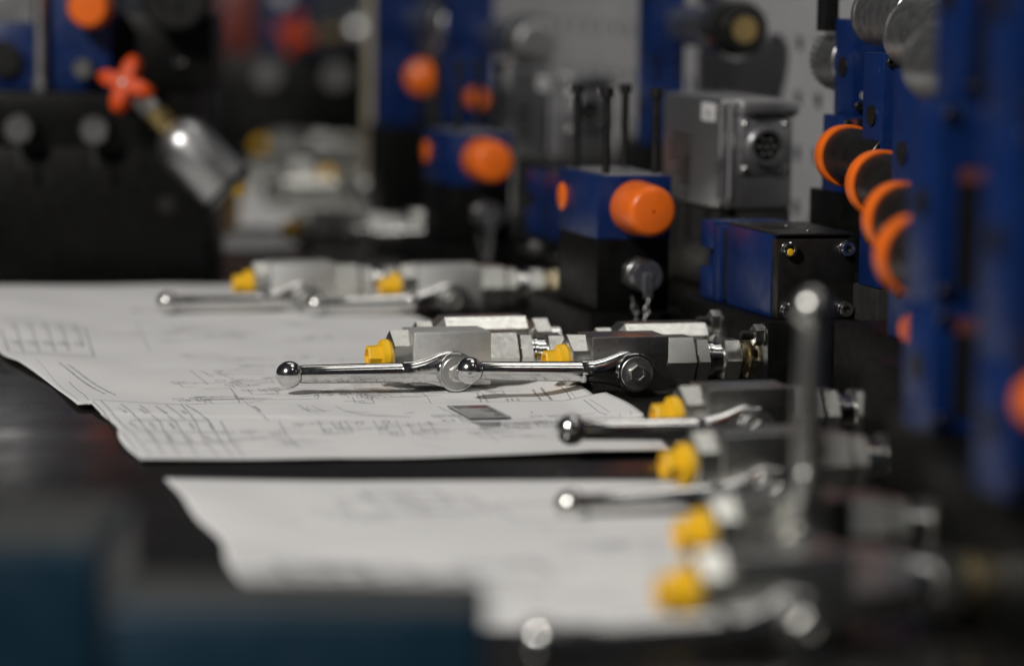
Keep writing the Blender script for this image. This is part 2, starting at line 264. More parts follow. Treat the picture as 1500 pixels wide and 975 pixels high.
def strip(bm, pts, wd, hf, dz=.12):
    # a flat printed line that follows the paper
    Q = []
    for (x0, y0), (x1, y1) in zip(pts, pts[1:]):
        n = max(1, int(math.hypot(x1-x0, y1-y0)/6))
        Q += [(x0+(x1-x0)*k/n, y0+(y1-y0)*k/n) for k in range(n)]
    Q.append(pts[-1]); prev = None
    for i, (x, y) in enumerate(Q):
        a, c = Q[max(0, i-1)], Q[min(len(Q)-1, i+1)]; dx, dy = c[0]-a[0], c[1]-a[1]; L = math.hypot(dx, dy) or 1
        # lines along the sheet are printed bolder than those across it
        wl = wd*(1 + 1.1*abs(dx)/L); nx, ny = -dy/L*wl/2, dx/L*wl/2
        cur = [bm.verts.new(Vector((x+s*nx, y+s*ny, hf(x+s*nx, y+s*ny)+dz))*S) for s in (-1, 1)]
        if prev: bm.faces.new((prev[0], cur[0], cur[1], prev[1]))
        prev = cur
def glyphs(bm, h, a, c, hf):
    # a row of small letter-like strokes too fine to read
    L = math.hypot(c[0]-a[0], c[1]-a[1]); ux, uy = (c[0]-a[0])/L, (c[1]-a[1])/L; n = max(2, int(L/(h*.8)))
    for k in range(n):
        if random.random() < .14: continue
        x, y = a[0]+ux*L*k/n, a[1]+uy*L*k/n; px, py = -uy*h, ux*h; g = L/n*.65
        sx, sy = ux*g, uy*g; P4 = [(x, y), (x+px, y+py), (x+sx, y+sy), (x+sx+px, y+sy+py)]
        for q in random.sample([(0, 1), (2, 3), (0, 2), (1, 3), (1, 2), (0, 3)], 3): strip(bm, [P4[q[0]], P4[q[1]]], .09*h, hf)
for k, sh, hf in (('A', shA, hA), ('B', shB, hB)):
    b = B_()
    for wd, pts in LINES[k]: strip(b, pts, wd*(.62 if k == 'B' else .5), hf)
    for h, a, c in TEXTS[k]: glyphs(b, h*(.42 if k == 'A' else .55), a, c, hf)
    rnd = random.Random(11 if k == 'A' else 23)
    ax, ay = Vector((.965, .26)), Vector((-.26, .965))              # the sheet's own axes
    def P2(o, u, v): q = Vector(o) + ax*u + ay*v; return (q.x, q.y)
    areas = [((-215, 2150), 130, 90), ((-200, 2230), 150, 190), ((-290, 2480), 170, 260), ((-110, 2180), 120, 60)] if k == 'A' else [((-170, 1950), 190, 110), ((-60, 2010), 110, 80)]
    for o, du, dv in areas:
        for q in range(14):                                         # small hydraulic symbols: valve squares, circles, lines
            u, v = rnd.uniform(0, du), rnd.uniform(0, dv); n = rnd.choice((1, 2, 3)); a = rnd.choice((6, 7, 8))
            for m in range(n): strip(b, [P2(o, u+m*a, v), P2(o, u+m*a+a, v), P2(o, u+m*a+a, v+a), P2(o, u+m*a, v+a), P2(o, u+m*a, v)], .32, hf)
            strip(b, [P2(o, u+1, v+1), P2(o, u+a-1, v+a-1)], .3, hf)
            strip(b, [P2(o, u+a/2, v), P2(o, u+a/2, v-rnd.uniform(6, 22)), P2(o, u+rnd.uniform(-20, 30), v-rnd.uniform(6, 22))], .28, hf)
            strip(b, [P2(o, u+n*a, v+a/2), P2(o, u+n*a+rnd.uniform(8, 30), v+a/2)], .28, hf)
            if q % 3 == 0: strip(b, [P2(o, u-8+4*math.cos(t*.6), v+4+4*math.sin(t*.6)) for t in range(12)], .3, hf)
            if q % 2 == 0: glyphs(b, 1.5, P2(o, u, v+a+2), P2(o, u+12, v+a+2), hf)
    tag(obj('printed_drawing', b, 'ink', sh, up=True), kind='stuff')
def patch(bm, pts, hf, dz=.1, n=10):
    a, b2, c, d = pts; g = []
    for j in range(n+1):
        for i in range(n+1):
            u, v = i/n, j/n; x = (a[0]*(1-u)+b2[0]*u)*(1-v)+(d[0]*(1-u)+c[0]*u)*v; y = (a[1]*(1-u)+b2[1]*u)*(1-v)+(d[1]*(1-u)+c[1]*u)*v
            g.append(bm.verts.new(Vector((x, y, hf(x, y)+dz))*S))
    for j in range(n):
        for i in range(n): q = j*(n+1)+i; bm.faces.new((g[q], g[q+1], g[q+n+2], g[q+n+1]))
b = B_(); patch(b, [(-26, 2075), (-6, 2074), (-6.5, 2051), (-19, 2053)], hB, .07); obj('painted_shadow', b, 'shadow_grey', shB)  # shadow by the nameplate, painted on the sheet as a flat grey patch
b = B_()
for q in range(26):
    x, y = random.uniform(-150, 70), random.uniform(1480, 1790); L = random.uniform(8, 45)
    glyphs(b, random.choice((3, 4, 5)), (x, y), (x+L*.96, y+L*.2), hC)
for q in range(8):
    x, y = random.uniform(-130, 40), random.uniform(1500, 1780); strip(b, [(x, y), (x+40, y+10), (x+28, y+52), (x-12, y+42), (x, y)], .7, hC)
tag(obj('printed_drawing', b, 'ink', shC, up=True), kind='stuff')

# small grey nameplate lying on the paper
N = thing('nameplate', 'small grey metal nameplate with a red mark lying on the paper', 'nameplate', (-21, 2110, 3.2), math.radians(15.5))
b = B_(); box(b, -14, 14, -29, 29, 0, .9, .3, 1); obj('plate', b, 'plate_metal', N)
b = B_(); lathe(b, [(0, 0), (0, 5), (.12, 5), (.12, 0)], (3, 20, .9), (0, 0, 1), 20, 0, 1); o = obj('red_mark', b, 'label_red', N); o.scale = (1.4, .9, 1)
b = B_()
for k in range(9):
    y = 10-k*4; box(b, -11, random.uniform(1, 11), y, y+.9, .85, 1.02, 0)
obj('lettering', b, 'label_white', N)
b = B_(); box(b, -13, 13, -28, -27.2, .85, 1.03, 0); box(b, -13, 13, 27.2, 28, .85, 1.03, 0); box(b, -13, -12.2, -27, 27, .85, 1.03, 0); box(b, 12.2, 13, -27, 27, .85, 1.03, 0); obj('border', b, 'label_white', N)

# ------------------------------------------------------------------ ball valves with levers
X = Vector((1, 0, 0)); ZA = 22
VG = 'steel ball valves along the bench'
def make_valve(label, loc):
    t = thing('ball_valve', label, 'ball valve', loc, RZ, VG)
    b = B_(); box(b, -27, 28, -18, 18, ZA-18.6, ZA+18.6, 1.0, 2)
    obj('valve_body', b, 'zinc', t)
    b = B_(); hexp(b, (-41, 0, ZA), (-21, 0, ZA), 32, 0, 2.2)
    lathe(b, [(0, 0), (0, 13), (3, 13), (3, 0)], (-30, 0, ZA), X, 24); obj('end_fitting', b, 'zinc', t)
    # yellow transport plug
    b = B_(); lathe(b, [(0, 0), (0, 10.5), (.8, 12), (5, 12.4), (6.2, 11.6), (6.2, 0)], (-47, 0, ZA), X, 28)
    cap = obj('end_cap', b, 'yellow_plastic', t)
    b = B_(); r = 9.2
    lathe(b, [(2.5, 0), (2.5, 5.6), (0, 6.0), (0, 7.9), (.8, 8.6), (9.5, r), (9.5, 0)], (-56, 0, ZA), X, 6, math.pi/6)
    obj('grip', b, 'yellow_plastic', cap, sharp=25)
    for nm, m, f in (
        ('adapter', 'zinc', lambda b: hexp(b, (27, 0, ZA), (49, 0, ZA), 33, math.pi/6, 1.4)),
        ('lock_nut', 'zinc', lambda b: hexp(b, (50.5, 0, ZA), (60, 0, ZA), 29, math.pi/6, 1.6)),
        ('ferrule', 'chrome', lambda b: lathe(b, [(0, 0), (0, 11), (.5, 12.3), (2, 12.3), (2.4, 11.4), (3, 12.3), (5, 12.3), (5.4, 11.2), (12, 11.2), (13, 10), (13, 0)], (59.5, 0, ZA), X, 28)),
        ('union_nut', 'zinc', lambda b: hexp(b, (71, 0, ZA), (84, 0, ZA), 27, math.pi/6, 2.2)),
        ('screw_socket', 'gold_zinc', lambda b: lathe(b, [(0, 0), (0, 11), (1, 12.2), (4, 12.2), (5, 11), (5, 0)], (84.5, 0, ZA), X, 28)),
        ('socket_hex', 'gold_zinc', lambda b: hexp(b, (89, 0, ZA), (98, 0, ZA), 26, math.pi/6, 1.4))):
        b = B_(); f(b); obj(nm, b, m, t)
    b = B_(); cyl(b, (25, 0, ZA), (96, 0, ZA), 9.5); obj('pipe', b, 'zinc_dull', t)
    # lever, turning about the hub
    b = B_(); lathe(b, [(0, 0), (0, 13.2), (8, 13.2), (9, 13.6), (12.6, 13.6), (13.6, 12.9), (13.6, 11.8), (13.1, 11.4), (13.1, 0)], (0, 12, 0), (0, -1, 0), 40)
    loft(b, [(-38.6, 4, 0, 7.2, 7.3), (-37.8, 4, 0, 7.6, 7.8), (-30, 4.5, .2, 7.5, 7.9), (-23, 5.2, .7, 7.2, 8.8), (-17, 6, 1.1, 6.6, 10), (-11, 7, 1.2, 6.0, 11.8), (-5, 8, 1, 5.2, 13), (0, 8, .5, 4.5, 13.1), (6, 8, 0, 3.5, 11)], 28)
    loft(b, [(-109, 3.5, 0, 5.9, 5.9), (-108, 3.5, 0, 6.2, 6.2), (-90, 3.6, 0, 6.4, 6.4), (-60, 3.8, 0, 6.7, 6.8), (-38, 4, 0, 7.0, 7.1)], 28)
    lev = obj('lever', b, 'chrome', t, (0, -32, ZA-4.5), sharp=40)
    b = B_(); R = 9.2; lathe(b, [(-R, 0)] + [(-R*math.cos(a*math.pi/14), R*math.sin(a*math.pi/14)) for a in range(1, 14)] + [(R, 0)], (-116.5, 3.5, 0), X, 32)
    obj('ball_knob', b, 'chrome', lev, sharp=80)
    b = B_(); lathe(b, [(0, 6.6), (.5, 6.6), (.7, 6.2), (.7, 0)], (0, -1.5, 0), (0, -1, 0), 28); r6 = 6.4; lathe(b, [(0, r6), (3.4, r6), (4, r6-.6), (4, 4.3)], (0, -1.8, 0), (0, -1, 0), 6, .2); lathe(b, [(4, 4.3), (3.2, 4.0), (3.2, 0)], (0, -1.8, 0), (0, -1, 0), 6, .2)
    bolt = obj('hub_bolt', b, 'zinc', lev)
    b = B_(); lathe(b, [(0, 0), (0, 11.2), (.5, 11.2), (.8, 10.8), (.8, 0)], (0, -.95, 0), (0, -1, 0), 36); obj('hub_washer', b, 'zinc_dull', lev)
    return t
def set_lever(t, tilt, dz=0):
    for ch in t.children:
        if ch.name.startswith('lever'): ch.rotation_euler = (0, math.radians(tilt), 0); ch.location.z = (ZA-4.5+dz)*S
V4 = make_valve('sharp steel ball valve with dark front face, hex bolt hub fully visible, lever left', (76, 2244, 0)); set_lever(V4, 1.8)
VL = [((-46, 2257, 0), 'pale steel ball valve on the paper whose hub hides behind another ball knob', .2, -3),
      ((-57, 2740, 0), 'slightly blurred steel ball valve behind the sharp pair, nearer the blue blocks', -1.2, -4),
      ((-180, 2745, 0), 'leftmost blurred steel ball valve behind the sharp pair, its knob over the paper', -.8, -5),
      ((140, 1980, 0), 'ball valve with dark lever over the right end of the paper', 1.2, 0),
      ((137, 1787, 0), 'blurred ball valve with large yellow cap at the gap between the two drawing sheets', -2, -7),
      ((134, 1570, 0), 'blurred ball valve whose lever stands straight up', 90, 0),
      ((119, 1422, 0), 'most blurred ball valve, nearest the camera at the lower right', -1.2, -5),
      ((-178, 3298, 0), 'far ball valve with yellow cap right of the tilted grey cylinder', 178, 0),
      ((-191, 4124, 0), 'very far pale ball valve behind the tilted grey cylinder', 178, 0),
      ((-325, 4768, 0), 'farthest ball valve, just right of the black manifold at left', 178, 0)]
for loc, lab, tilt, dz in VL:
    v = dup(V4, loc, lab); set_lever(v, tilt, dz)

    if -200 < loc[0] < 0 and loc[1] < 2800:                         # three bodies in paler, rougher zinc: light off the paper put into the colour
        for ch in v.children:
            if ch.name.startswith('valve_body'): ch.material_slots[0].link = 'OBJECT'; ch.material_slots[0].material = M['zinc_lit']
    if tilt == 90:                                                  # its lever is dull plated, not polished
        for ch in v.children:
            if ch.name.startswith('lever'):
                for q in [ch] + [g for g in ch.children if g.name.startswith('ball_knob')]: q.material_slots[0].link = 'OBJECT'; q.material_slots[0].material = M['zinc']

# plain line blocks behind the sharp pair
def line_block(label, loc):
    t = thing('check_valve', label, 'check valve', loc, RZ, 'plain check valves behind the sharp pair')
    b = B_(); box(b, -38, 38, -17, 17, 4, 41, 8, 1); obj('valve_body', b, 'zinc', t, sharp=20)
    b = B_(); hexp(b, (37, 0, ZA), (50, 0, ZA), 28, 0, 2); obj('union_nut', b, 'zinc', t)
    b = B_(); cyl(b, (50, 0, ZA), (58, 0, ZA), 11); obj('ferrule', b, 'chrome', t)
    b = B_(); hexp(b, (-50, 0, ZA), (-37, 0, ZA), 27, 0, 2); obj('end_fitting', b, 'zinc', t)
    return t
cb = line_block('bright plain steel check valve block right behind the sharp valve', (106, 2318, 0))
dup(cb, (-22, 2345, 0), 'dull plain steel check valve block behind the pale ball valve')

dup(cb, (-78, 3330, 0), 'far pale check valve block at the foot of the back blue valve')
dup(cb, (-110, 4150, 0), 'farthest check valve block beside the beige post')

dup(cb, (-150, 3780, 0), 'far check valve block in the middle row behind the tilted cylinder')
dup(cb, (-240, 3800, 0), 'far check valve block left in the middle row behind the tilted cylinder')
dup(cb, (-215, 4480, 0), 'very far check valve block in the back row, left of the beige post')
for loc, lab in (((-100, 4770, 0), 'farthest ball valve at the right of the back row, beside the post'), ((-310, 4140, 0), 'very far ball valve behind the yellow plug of the tilted cylinder')):
    v = dup(V4, loc, lab); set_lever(v, 178, 0)

# ------------------------------------------------------------------ relief valves: black block, blue head, orange cap
def make_relief(label, loc):
    t = thing('relief_valve', label, 'relief valve', loc, RZ, 'blue relief valves with orange caps')
    b = B_(); box(b, 0, 57, 0, 100, 34, 88, .8); obj('lower_block', b, 'black_steel', t)
    b = B_(); box(b, -.6, 57.6, -.8, 100.6, 88.1, 135.5, 1.0); obj('valve_head', b, 'blue_paint', t)
    b = B_(); box(b, 5, 52, 4, 96, 135.4, 136.6, .3, 1); obj('top_plate', b, 'cast_alu', t)
    for x, y in ((9, 10), (48, 10), (9, 86), (48, 86)):
        b = B_(); cyl(b, (x, y, 136.5), (x, y, 195), 3.1, 14); s = obj('stud', b, 'black_oxide', t)
        b = B_(); lathe(b, [(0, 0), (0, 4.6), (.5, 5), (6.4, 5), (7, 4.6), (7, 2.6), (3.5, 2.4), (3.5, 0)], (x, y, 194), (0, 0, 1), 18); obj('socket_head', b, 'black_oxide', s)
    b = B_(); lathe(b, [(0, 0), (0, 18), (1, 20), (2.5, 20.4), (36, 19.2), (40, 18.7), (42.5, 17.7), (44.2, 16.2), (45, 14.2), (45.2, 1.3), (41, 1.1), (41, 0)], (29, -.8, 112), (0, -1, 0), 44)
    obj('protective_cap', b, 'orange_plastic', t, sharp=50)
    b = B_(); lathe(b, [(0, 0), (0, 10.6), (1.2, 10.8), (2.4, 9.4), (2.6, 0)], (-.6, 88, 114), (-1, 0, 0), 28); obj('side_plug', b, 'orange_plastic', t, sharp=50)
    # test point with cap and chain
    c = Vector((31, 0, 62)); b = B_(); hexp(b, c+Vector((0, .5, 0)), c-Vector((0, 7, 0)), 22, 0, 1.4)
    tp = obj('test_point', b, 'zinc_dull', t)
    b = B_(); lathe(b, [(0, 0), (0, 11), (.8, 12.2), (8, 12.2), (8.6, 11.5), (9.4, 12.2), (19, 12.2), (21, 11.2), (21, 3), (22.5, 2.8), (22.5, 0)], c-Vector((0, 7, 0)), (0, -1, 0), 30); obj('screw_cap', b, 'zinc_dull', tp)
    b = B_(); box(b, 27.5, 34.5, -30.2, -29, 46, 64, .4, 1); obj('strap', b, 'zinc_dull', tp)
    for k in range(5):
        b = B_(); zz = 43-k*5.6; xx = 31 - k*.7 if k % 2 else 31-k*.9
        u = Vector((-.15, 0, -1)); v = Vector((1, .3, 0)) if k % 2 else Vector((.25, 1, 0))
        ring(b, (xx, -29.6, zz), 2.3, .62, u, v, 1.75); obj('chain_link', b, 'zinc_dull', tp)
    for k in range(5):
        b = B_(); u = Vector((.35, 0, -1)); v = Vector((1, .3, .3)) if k % 2 else Vector((.25, 1, 0))
        ring(b, (22+k*1.2, -22-k*.6, 43-k*5.6), 2.3, .62, u, v, 1.75); obj('chain_link', b, 'zinc_dull', tp)
    return t
R1 = make_relief('blue valve block with bright orange cap and chained test point behind the sharp valve', (63, 2450, 0))
dup(R1, (-58, 3010, 0), 'blurred blue valve block with orange cap, farther back at the left')
def base(label, loc, x0, x1, y0, y1, h, m='black_steel', rz=RZ, holes=()):
    t = thing('manifold_block', label, 'manifold', loc, rz, 'black steel manifold blocks')
    b = B_(); box(b, x0, x1, y0, y1, 0, h, 1.2); blk = obj('block', b, m, t)
    for x, z, r in holes:
        b = B_(); lathe(b, [(0, 0), (0, r), (-.6, r+1.6), (-.6, 0)][::-1], (x, y0, z), (0, -1, 0), 20); obj('port_plug', b, 'black_oxide', t)
    return t
base('black base block under the blue valve with the chained test point', (63, 2450, 0), -9, 74, -14, 150, 33.6, holes=((50, 16, 6),))
base('black base block under the farther blurred blue valve', (-58, 3010, 0), -9, 74, -14, 150, 33.6, holes=((50, 16, 6),))

# ------------------------------------------------------------------ solenoid directional valves
def make_solenoid(label, loc):
    t = thing('solenoid_valve', label, 'solenoid valve', loc, RZ, 'square solenoid valves on manifolds')
    b = B_(); box(b, 0, 57, 0, 13, 51.2, 106.5, .9); obj('cover_plate', b, 'black_oxide', t)
    b = B_(); box(b, -.5, 57.5, 13, 104, 51.2, 108.6, .8); obj('coil_housing', b, 'blue_paint', t)
    b = B_(); box(b, .5, 57, 3, 102, 108.6, 110.4, .4, 1); tpl = obj('top_plate', b, 'black_oxide', t)
    for x, y in ((28, 18), (28, 60)):
        b = B_(); lathe(b, [(0, 0), (0, 1.9), (.6, 1.9), (1.1, 1.2), (1.2, 0)], (x, y, 110.4), (0, 0, 1), 14); obj('rivet', b, 'chrome', tpl)
    b = B_(); box(b, 8, 24, 42, 66, 110.3, 110.7, 0); obj('label', b, 'label_black', tpl)
    b = B_(); box(b, 2, 55, 104, 118, 53, 104, .6); obj('spacer', b, 'black_plastic', t)
    b = B_(); box(b, -1, 57, 118, 132, 51.2, 106, .8); box(b, -1, 57, 132, 160, 51.2, 74, .8); box(b, -1, 57, 132, 160, 88, 108, .8); box(b, 6, 50, 131, 160, 73, 89, .5); obj('rear_housing', b, 'blue_paint', t)
    for x in (7.2, 49.8):
        for z in (57.5, 100):
            b = B_(); lathe(b, [(0, 0), (0, 5.4), (.5, 5.4), (.5, 4.9), (1, 5.1), (4.6, 5.1), (5.2, 4.6), (5.2, 2.9), (4.8, 2.6), (2.4, 2.5), (2.4, 0)], (x, 0, z), (0, -1, 0), 26); s = obj('screw', b, 'chrome', t)
            b = B_(); hexp(b, (x, -2.3, z), (x, -2.55, z), 4.6, .3, .05); obj('hex_socket', b, 'black_oxide', s)
            if x < 10 and z > 90:
                b = B_(); lathe(b, [(0, 0), (0, 2.6), (.5, 2.0), (.7, 0)], (x-.4, -5.0, z-2), (0, -1, 0), 14); obj('paint_mark', b, 'yellow_plastic', s)
    return t
P1 = make_solenoid('square solenoid valve with dark cover plate and four bright corner screws', (183, 2252, 0))
dup(P1, (56, 2800, 0), 'blurred blue solenoid valve half hidden behind the orange capped valve block')
def make_sub(label, loc):
    t = base(label, loc, 0, 74, 0, 190, 51)
    for y, z in ((10, 41), (100, 41)):
        b = B_(); cyl(b, (2, y, z), (-17, y, z), 3.4, 16); s = obj('stud', b, 'black_oxide', t)
        b = B_(); hexp(b, (-.2, y, z), (-8, y, z), 13, 0, 1.4); obj('hex_nut', b, 'zinc', s)
        b = B_(); lathe(b, [(0, 0), (0, 7.8), (1.2, 7.8), (1.2, 0)], (0, y, z), (-1, 0, 0), 22); obj('washer', b, 'zinc', s)
    return t
S1 = make_sub('black manifold under the square solenoid valve, joined to the sharp ball valve', (176, 2237, 0))
dup(S1, (49, 2785, 0), 'black manifold under the half hidden blurred solenoid valve')

# ------------------------------------------------------------------ amplifier housings with round connectors
def make_amp(label, loc):
    t = thing('amplifier_housing', label, 'electronics box', loc, RZ, 'cast electronics boxes with round connectors')
    b = B_(); box(b, 0, 60, 0, 145, 0, 40, 1); obj('foot', b, 'black_steel', t)
    b = B_(); box(b, 2, 58, 3, 140, 40.1, 104, 1); obj('lower_body', b, 'grey_steel', t)
    b = B_(); box(b, -2, 58, 0, 143, 104.1, 190, 3.2, 3); h = obj('housing', b, 'cast_alu', t, sharp=40)
    for x in (-1.2, 6.0):
        b = B_(); cyl(b, (x, .6, 112), (x, .6, 189.5), 3.2, 16, 2); obj('rib', b, 'cast_alu', h)
    b = B_(); box(b, 14, 59.5, -8, 6, 178.5, 189.4, 1.8, 2); obj('hood', b, 'cast_alu', h)
    b = B_(); box(b, 20, 56, -8.6, -4, 177.2, 181, .6, 1); obj('hood_gap', b, 'black_plastic', h)
    b = B_(); box(b, 13, 54, -2.6, 1, 132, 176, 1.2); obj('connector_plate', b, 'cast_alu', h)
    b = B_(); lathe(b, [(0, 0), (0, 14.5), (8, 14.5), (9, 13.9), (9, 11.8), (3, 11.6), (3, 0)], (33, -2.4, 154), (0, -1, 0), 34); c = obj('connector', b, 'cast_alu', h)
    b = B_(); lathe(b, [(0, 0), (0, 11.5), (1.2, 11.4), (1.2, 0)], (33, -5.3, 154), (0, -1, 0), 28); obj('insert', b, 'black_plastic', h)
    for k in range(7):
        a = k*math.pi/3; rr = 6.2 if k < 6 else 0
        b = B_(); cyl(b, (33+rr*math.cos(a), -6, 154+rr*math.sin(a)), (33+rr*math.cos(a), -9.4, 154+rr*math.sin(a)), 1.0, 8, .3); obj('pin', b, 'zinc', h)
    for x, z in ((17, 136), (50, 136), (17, 171), (50, 171)):
        b = B_(); lathe(b, [(0, 0), (0, 2.6), (1.4, 2.6), (2, 1.8), (2, 0)], (x, -2.5, z), (0, -1, 0), 14); obj('screw', b, 'chrome', h)
    b = B_(); lathe(b, [(0, 0), (0, 3.8), (4, 3.8), (5, 3), (5, 0)], (2, -1, 110), (0, 0, -1), 16); obj('corner_screw', b, 'chrome', h)
    b = B_(); box(b, -2.5, -1.9, 14, 46, 172, 186, 0); st = obj('sticker', b, 'label_white', h)
    b = B_(); lathe(b, [(0, 0), (0, 3.6), (.2, 3.6), (.2, 0)], (-2.5, 30, 178), (-1, 0, 0), 3); obj('warning_triangle', b, 'label_black', h)
    b = B_()
    for k in range(7): box(b, -2.4, -2.05, 70, 70+random.uniform(25, 60), 120+k*6, 122.6+k*6, 0)
    obj('printed_data', b, 'grey_steel', h)
    return t
E1 = make_amp('cast grey electronics box with a round seven pin connector on its front', (162, 2545, 0))
dup(E1, (36, 3095, 0), 'blurred grey electronics box farther back, left of the perforated panel')

# ------------------------------------------------------------------ tall blue valve columns at the right
def column(label, loc, w, plates, base_h, labels=(), coil=None, tube=None, basem='black_steel', bx=0, rz=RZ, base_d=120, knob=None, plugs=(), knobm='black_plastic', knurl=False):
    t = thing('valve_column', label, 'valve column', loc, rz, 'tall blue valve columns')
    b = B_(); box(b, bx, w+14, 0, base_d, 0, base_h, 1.2); obj('base_block', b, basem, t)
    for x0, z0, z1 in plates:
        b = B_(); box(b, x0, w, 0, 36, z0+.1, z1-.1, .9); pt = obj('valve_plate', b, 'blue_paint', t)
        b = B_(); box(b, x0+1.5, w-1.5, 1.5, 34, z0-1.5, z0+1.5, 0); obj('gasket', b, 'black_plastic', pt)
        for xx, zz in ((x0+5, z1-6), (w-6, z1-6), (x0+5, z0+7), (w-6, z0+7)):
            b = B_(); lathe(b, [(0, 0), (0, 3.4), (2.6, 3.4), (3, 3), (3, 1.8), (1.6, 1.6), (1.6, 0)], (xx, 0, zz), (0, -1, 0), 14); obj('screw', b, 'black_oxide', pt)
        b = B_(); lathe(b, [(0, 0), (0, 7.5), (1.6, 7.2), (1.6, 0)], (x0, 18, (z0+z1)/2), (-1, 0, 0), 20); obj('port_plug', b, 'black_oxide', pt)
    for x0, x1, z0, z1 in labels:
        b = B_(); box(b, x0, x1, -.5, .3, z0, z1, .1, 1); lb = obj('label', b, 'label_black', t)
        b = B_()
        if z1-z0 > x1-x0: box(b, x0+.5, x1-.5, -.8, -.2, z1-8, z1-.5, 0)
        else: box(b, x0+.5, x0+6.5, -.8, -.2, z0+.5, z1-.5, 0)
        obj('red_field', b, 'label_red', lb)
    if coil:
        p, r, L = local(t, coil[:3]), coil[3], coil[4]
        b = B_(); prof = [(0, 0), (0, r-2.5), (2.5, r), (7, r), (7.4, r-.8), (8.4, r-.8), (8.8, r), (L-1, r), (L, r-1), (L, 0)]
        lathe(b, prof, p, (0, -1, 0), 40); c = obj('coil', b, 'alu_coil', t)
        if knurl:
            b = B_()
            for k in range(28):
                a = 2*math.pi*k/28; q = p + Vector((r*math.cos(a), 0, r*math.sin(a))); cyl(b, q+Vector((0, -1.8, 0)), q+Vector((0, -7.4, 0)), 1.2, 6, .3)
            obj('knurling', b, 'alu_coil', c)
    if tube:
        p, r, L = local(t, tube[:3]), tube[3], tube[4]
        b = B_(); cyl(b, p+Vector((0, -3, 0)), p+Vector((0, -L, 0)), r-1.2, 36, .8); tb = obj('solenoid_tube', b, 'black_oxide', t)
        b = B_(); lathe(b, [(0, 0), (0, r-3), (1.5, r-.6), (3.5, r+.4), (16, r+.9), (16.8, r+.4), (16.8, r-1.3), (6, r-1.4)], p, (0, -1, 0), 44); obj('cap_ring', b, 'orange_plastic', tb, sharp=50)
    for x, y, z, r, d in plugs:
        b = B_(); lathe(b, [(0, 0), (0, r-.8), (1, r), (14, r*.97), (18, r*.8), (19, 0)], (x, y, z), d, 32); obj('protective_cap', b, 'orange_plastic', t, sharp=50)
    if knob:
        x, z = knob
        b = B_(); lathe(b, [(0, 0), (0, 19), (112, 19), (112, 0)], (x, 0, z), (0, -1, 0), 36); k1 = obj('adjuster_barrel', b, 'zinc_dull', t)
        b = B_(); lathe(b, [(0, 0), (0, 20), (2, 27), (20, 28), (24, 26.5), (24, 0)], (x, -114, z), (0, -1, 0), 40); obj('collar', b, 'chrome', k1)
        b = B_(); lathe(b, [(0, 0), (0, 24.4), (4, 25), (26, 24), (32, 21), (34, 17), (34, 12.5), (32, 12.2), (32, 0)], (x, -125, z), (0, -1, 0), 44); obj('knob', b, knobm, k1)
        b = B_(); lathe(b, [(0, 0), (0, 12), (2.4, 11.6), (2.4, 4), (1.6, 3.6), (1.6, 0)], (x, -157, z), (0, -1, 0), 30); obj('end_disc', b, 'brass' if knobm == 'black_plastic' else knobm, k1)
    return t
q1 = column('tall blue valve column in front of the perforated panel, knurled coil behind it', (237, 2385, 0), 62, [(0, 130, 186), (8, 186, 256)], 129.8, [(6, 25, 176, 184)], (241, 2470, 224, 22, 46), base_d=60, knurl=True)
b = B_()
for k in range(9):
    x = 16 + k*2.6
    ring(b, (x, -.15, 200 + random.uniform(-2, 2)), 2.2, .25, Vector((1, 0, 0)), Vector((0, 0, 1)), random.uniform(.5, 1.4), 10, 4)
obj('chalk_scribble', b, 'label_white', q1)
b = B_(); box(b, 2, 14, 44, 60, 246, 290, 1); obj('terminal_block', b, 'black_plastic', q1)
column('blue valve column holding the sharpest black tube with orange end', (249, 2225, 0), 60, [(0, 76, 150), (0, 150, 236), (26, 236, 330)], 75.8, [(10, 27, 184, 226)], (256, 2330, 260, 22, 84), (232, 2330, 161, 21.3, 103), 'grey_steel', plugs=((8, -2, 117, 15, (-.35, -1, 0)),))
column('blue valve column holding the second black tube with orange end', (244, 2000, 0), 60, [(0, 66, 130), (0, 130, 232), (30, 232, 330)], 65.8, [(9, 27, 172, 216), (9, 27, 84, 122)], (255, 2110, 252, 23, 100), (232, 2110, 156, 21.3, 112), bx=-2)
column('blurred blue valve column holding the third black tube with orange end', (231, 1800, 0), 60, [(0, 66, 130), (0, 130, 214), (34, 214, 330)], 65.8, [(8, 29, 150, 205), (8, 29, 76, 122)], (244, 1900, 240, 24, 92), (222, 1910, 149, 21.3, 112), bx=10, plugs=((5, 10, 96, 11, (-1, -.6, 0)),))
column('strongly blurred blue valve column with two dark labels, third from the right edge up front', (207, 1600, 0), 60, [(0, 66, 130), (0, 130, 230), (12, 230, 330)], 65.8, [(11, 35, 74, 124), (11, 35, 138, 198), (18, 40, 236, 290)], None, (211, 1740, 143, 21.3, 138), bx=26)
column('most blurred dark blue valve column at the right edge of the picture', (212, 1380, 0), 70, [(0, 70, 130), (0, 130, 230), (0, 230, 330)], 69.8, [(12, 38, 142, 204), (12, 38, 78, 124), (12, 38, 236, 300)], (236, 1480, 237, 22, 62), None, bx=18, plugs=((14, 0, 112, 13, (0, -1, 0)),))
column('blue valve column behind the electronics box, with black knob and brass disc', (122, 3000, 0), 34, [(0, 128, 200), (0, 200, 330)], 127.8, (), None, None, knob=(34, 238), base_d=60)
column('far blurred blue valve column with silver barrel above the electronics box', (-72, 3480, 0), 50, [(0, 118, 200), (0, 200, 300)], 117.8, (), None, None, knobm='zinc_dull', knob=(52, 212), base_d=60, plugs=((30, -2, 148, 12, (0, -1, 0)),))
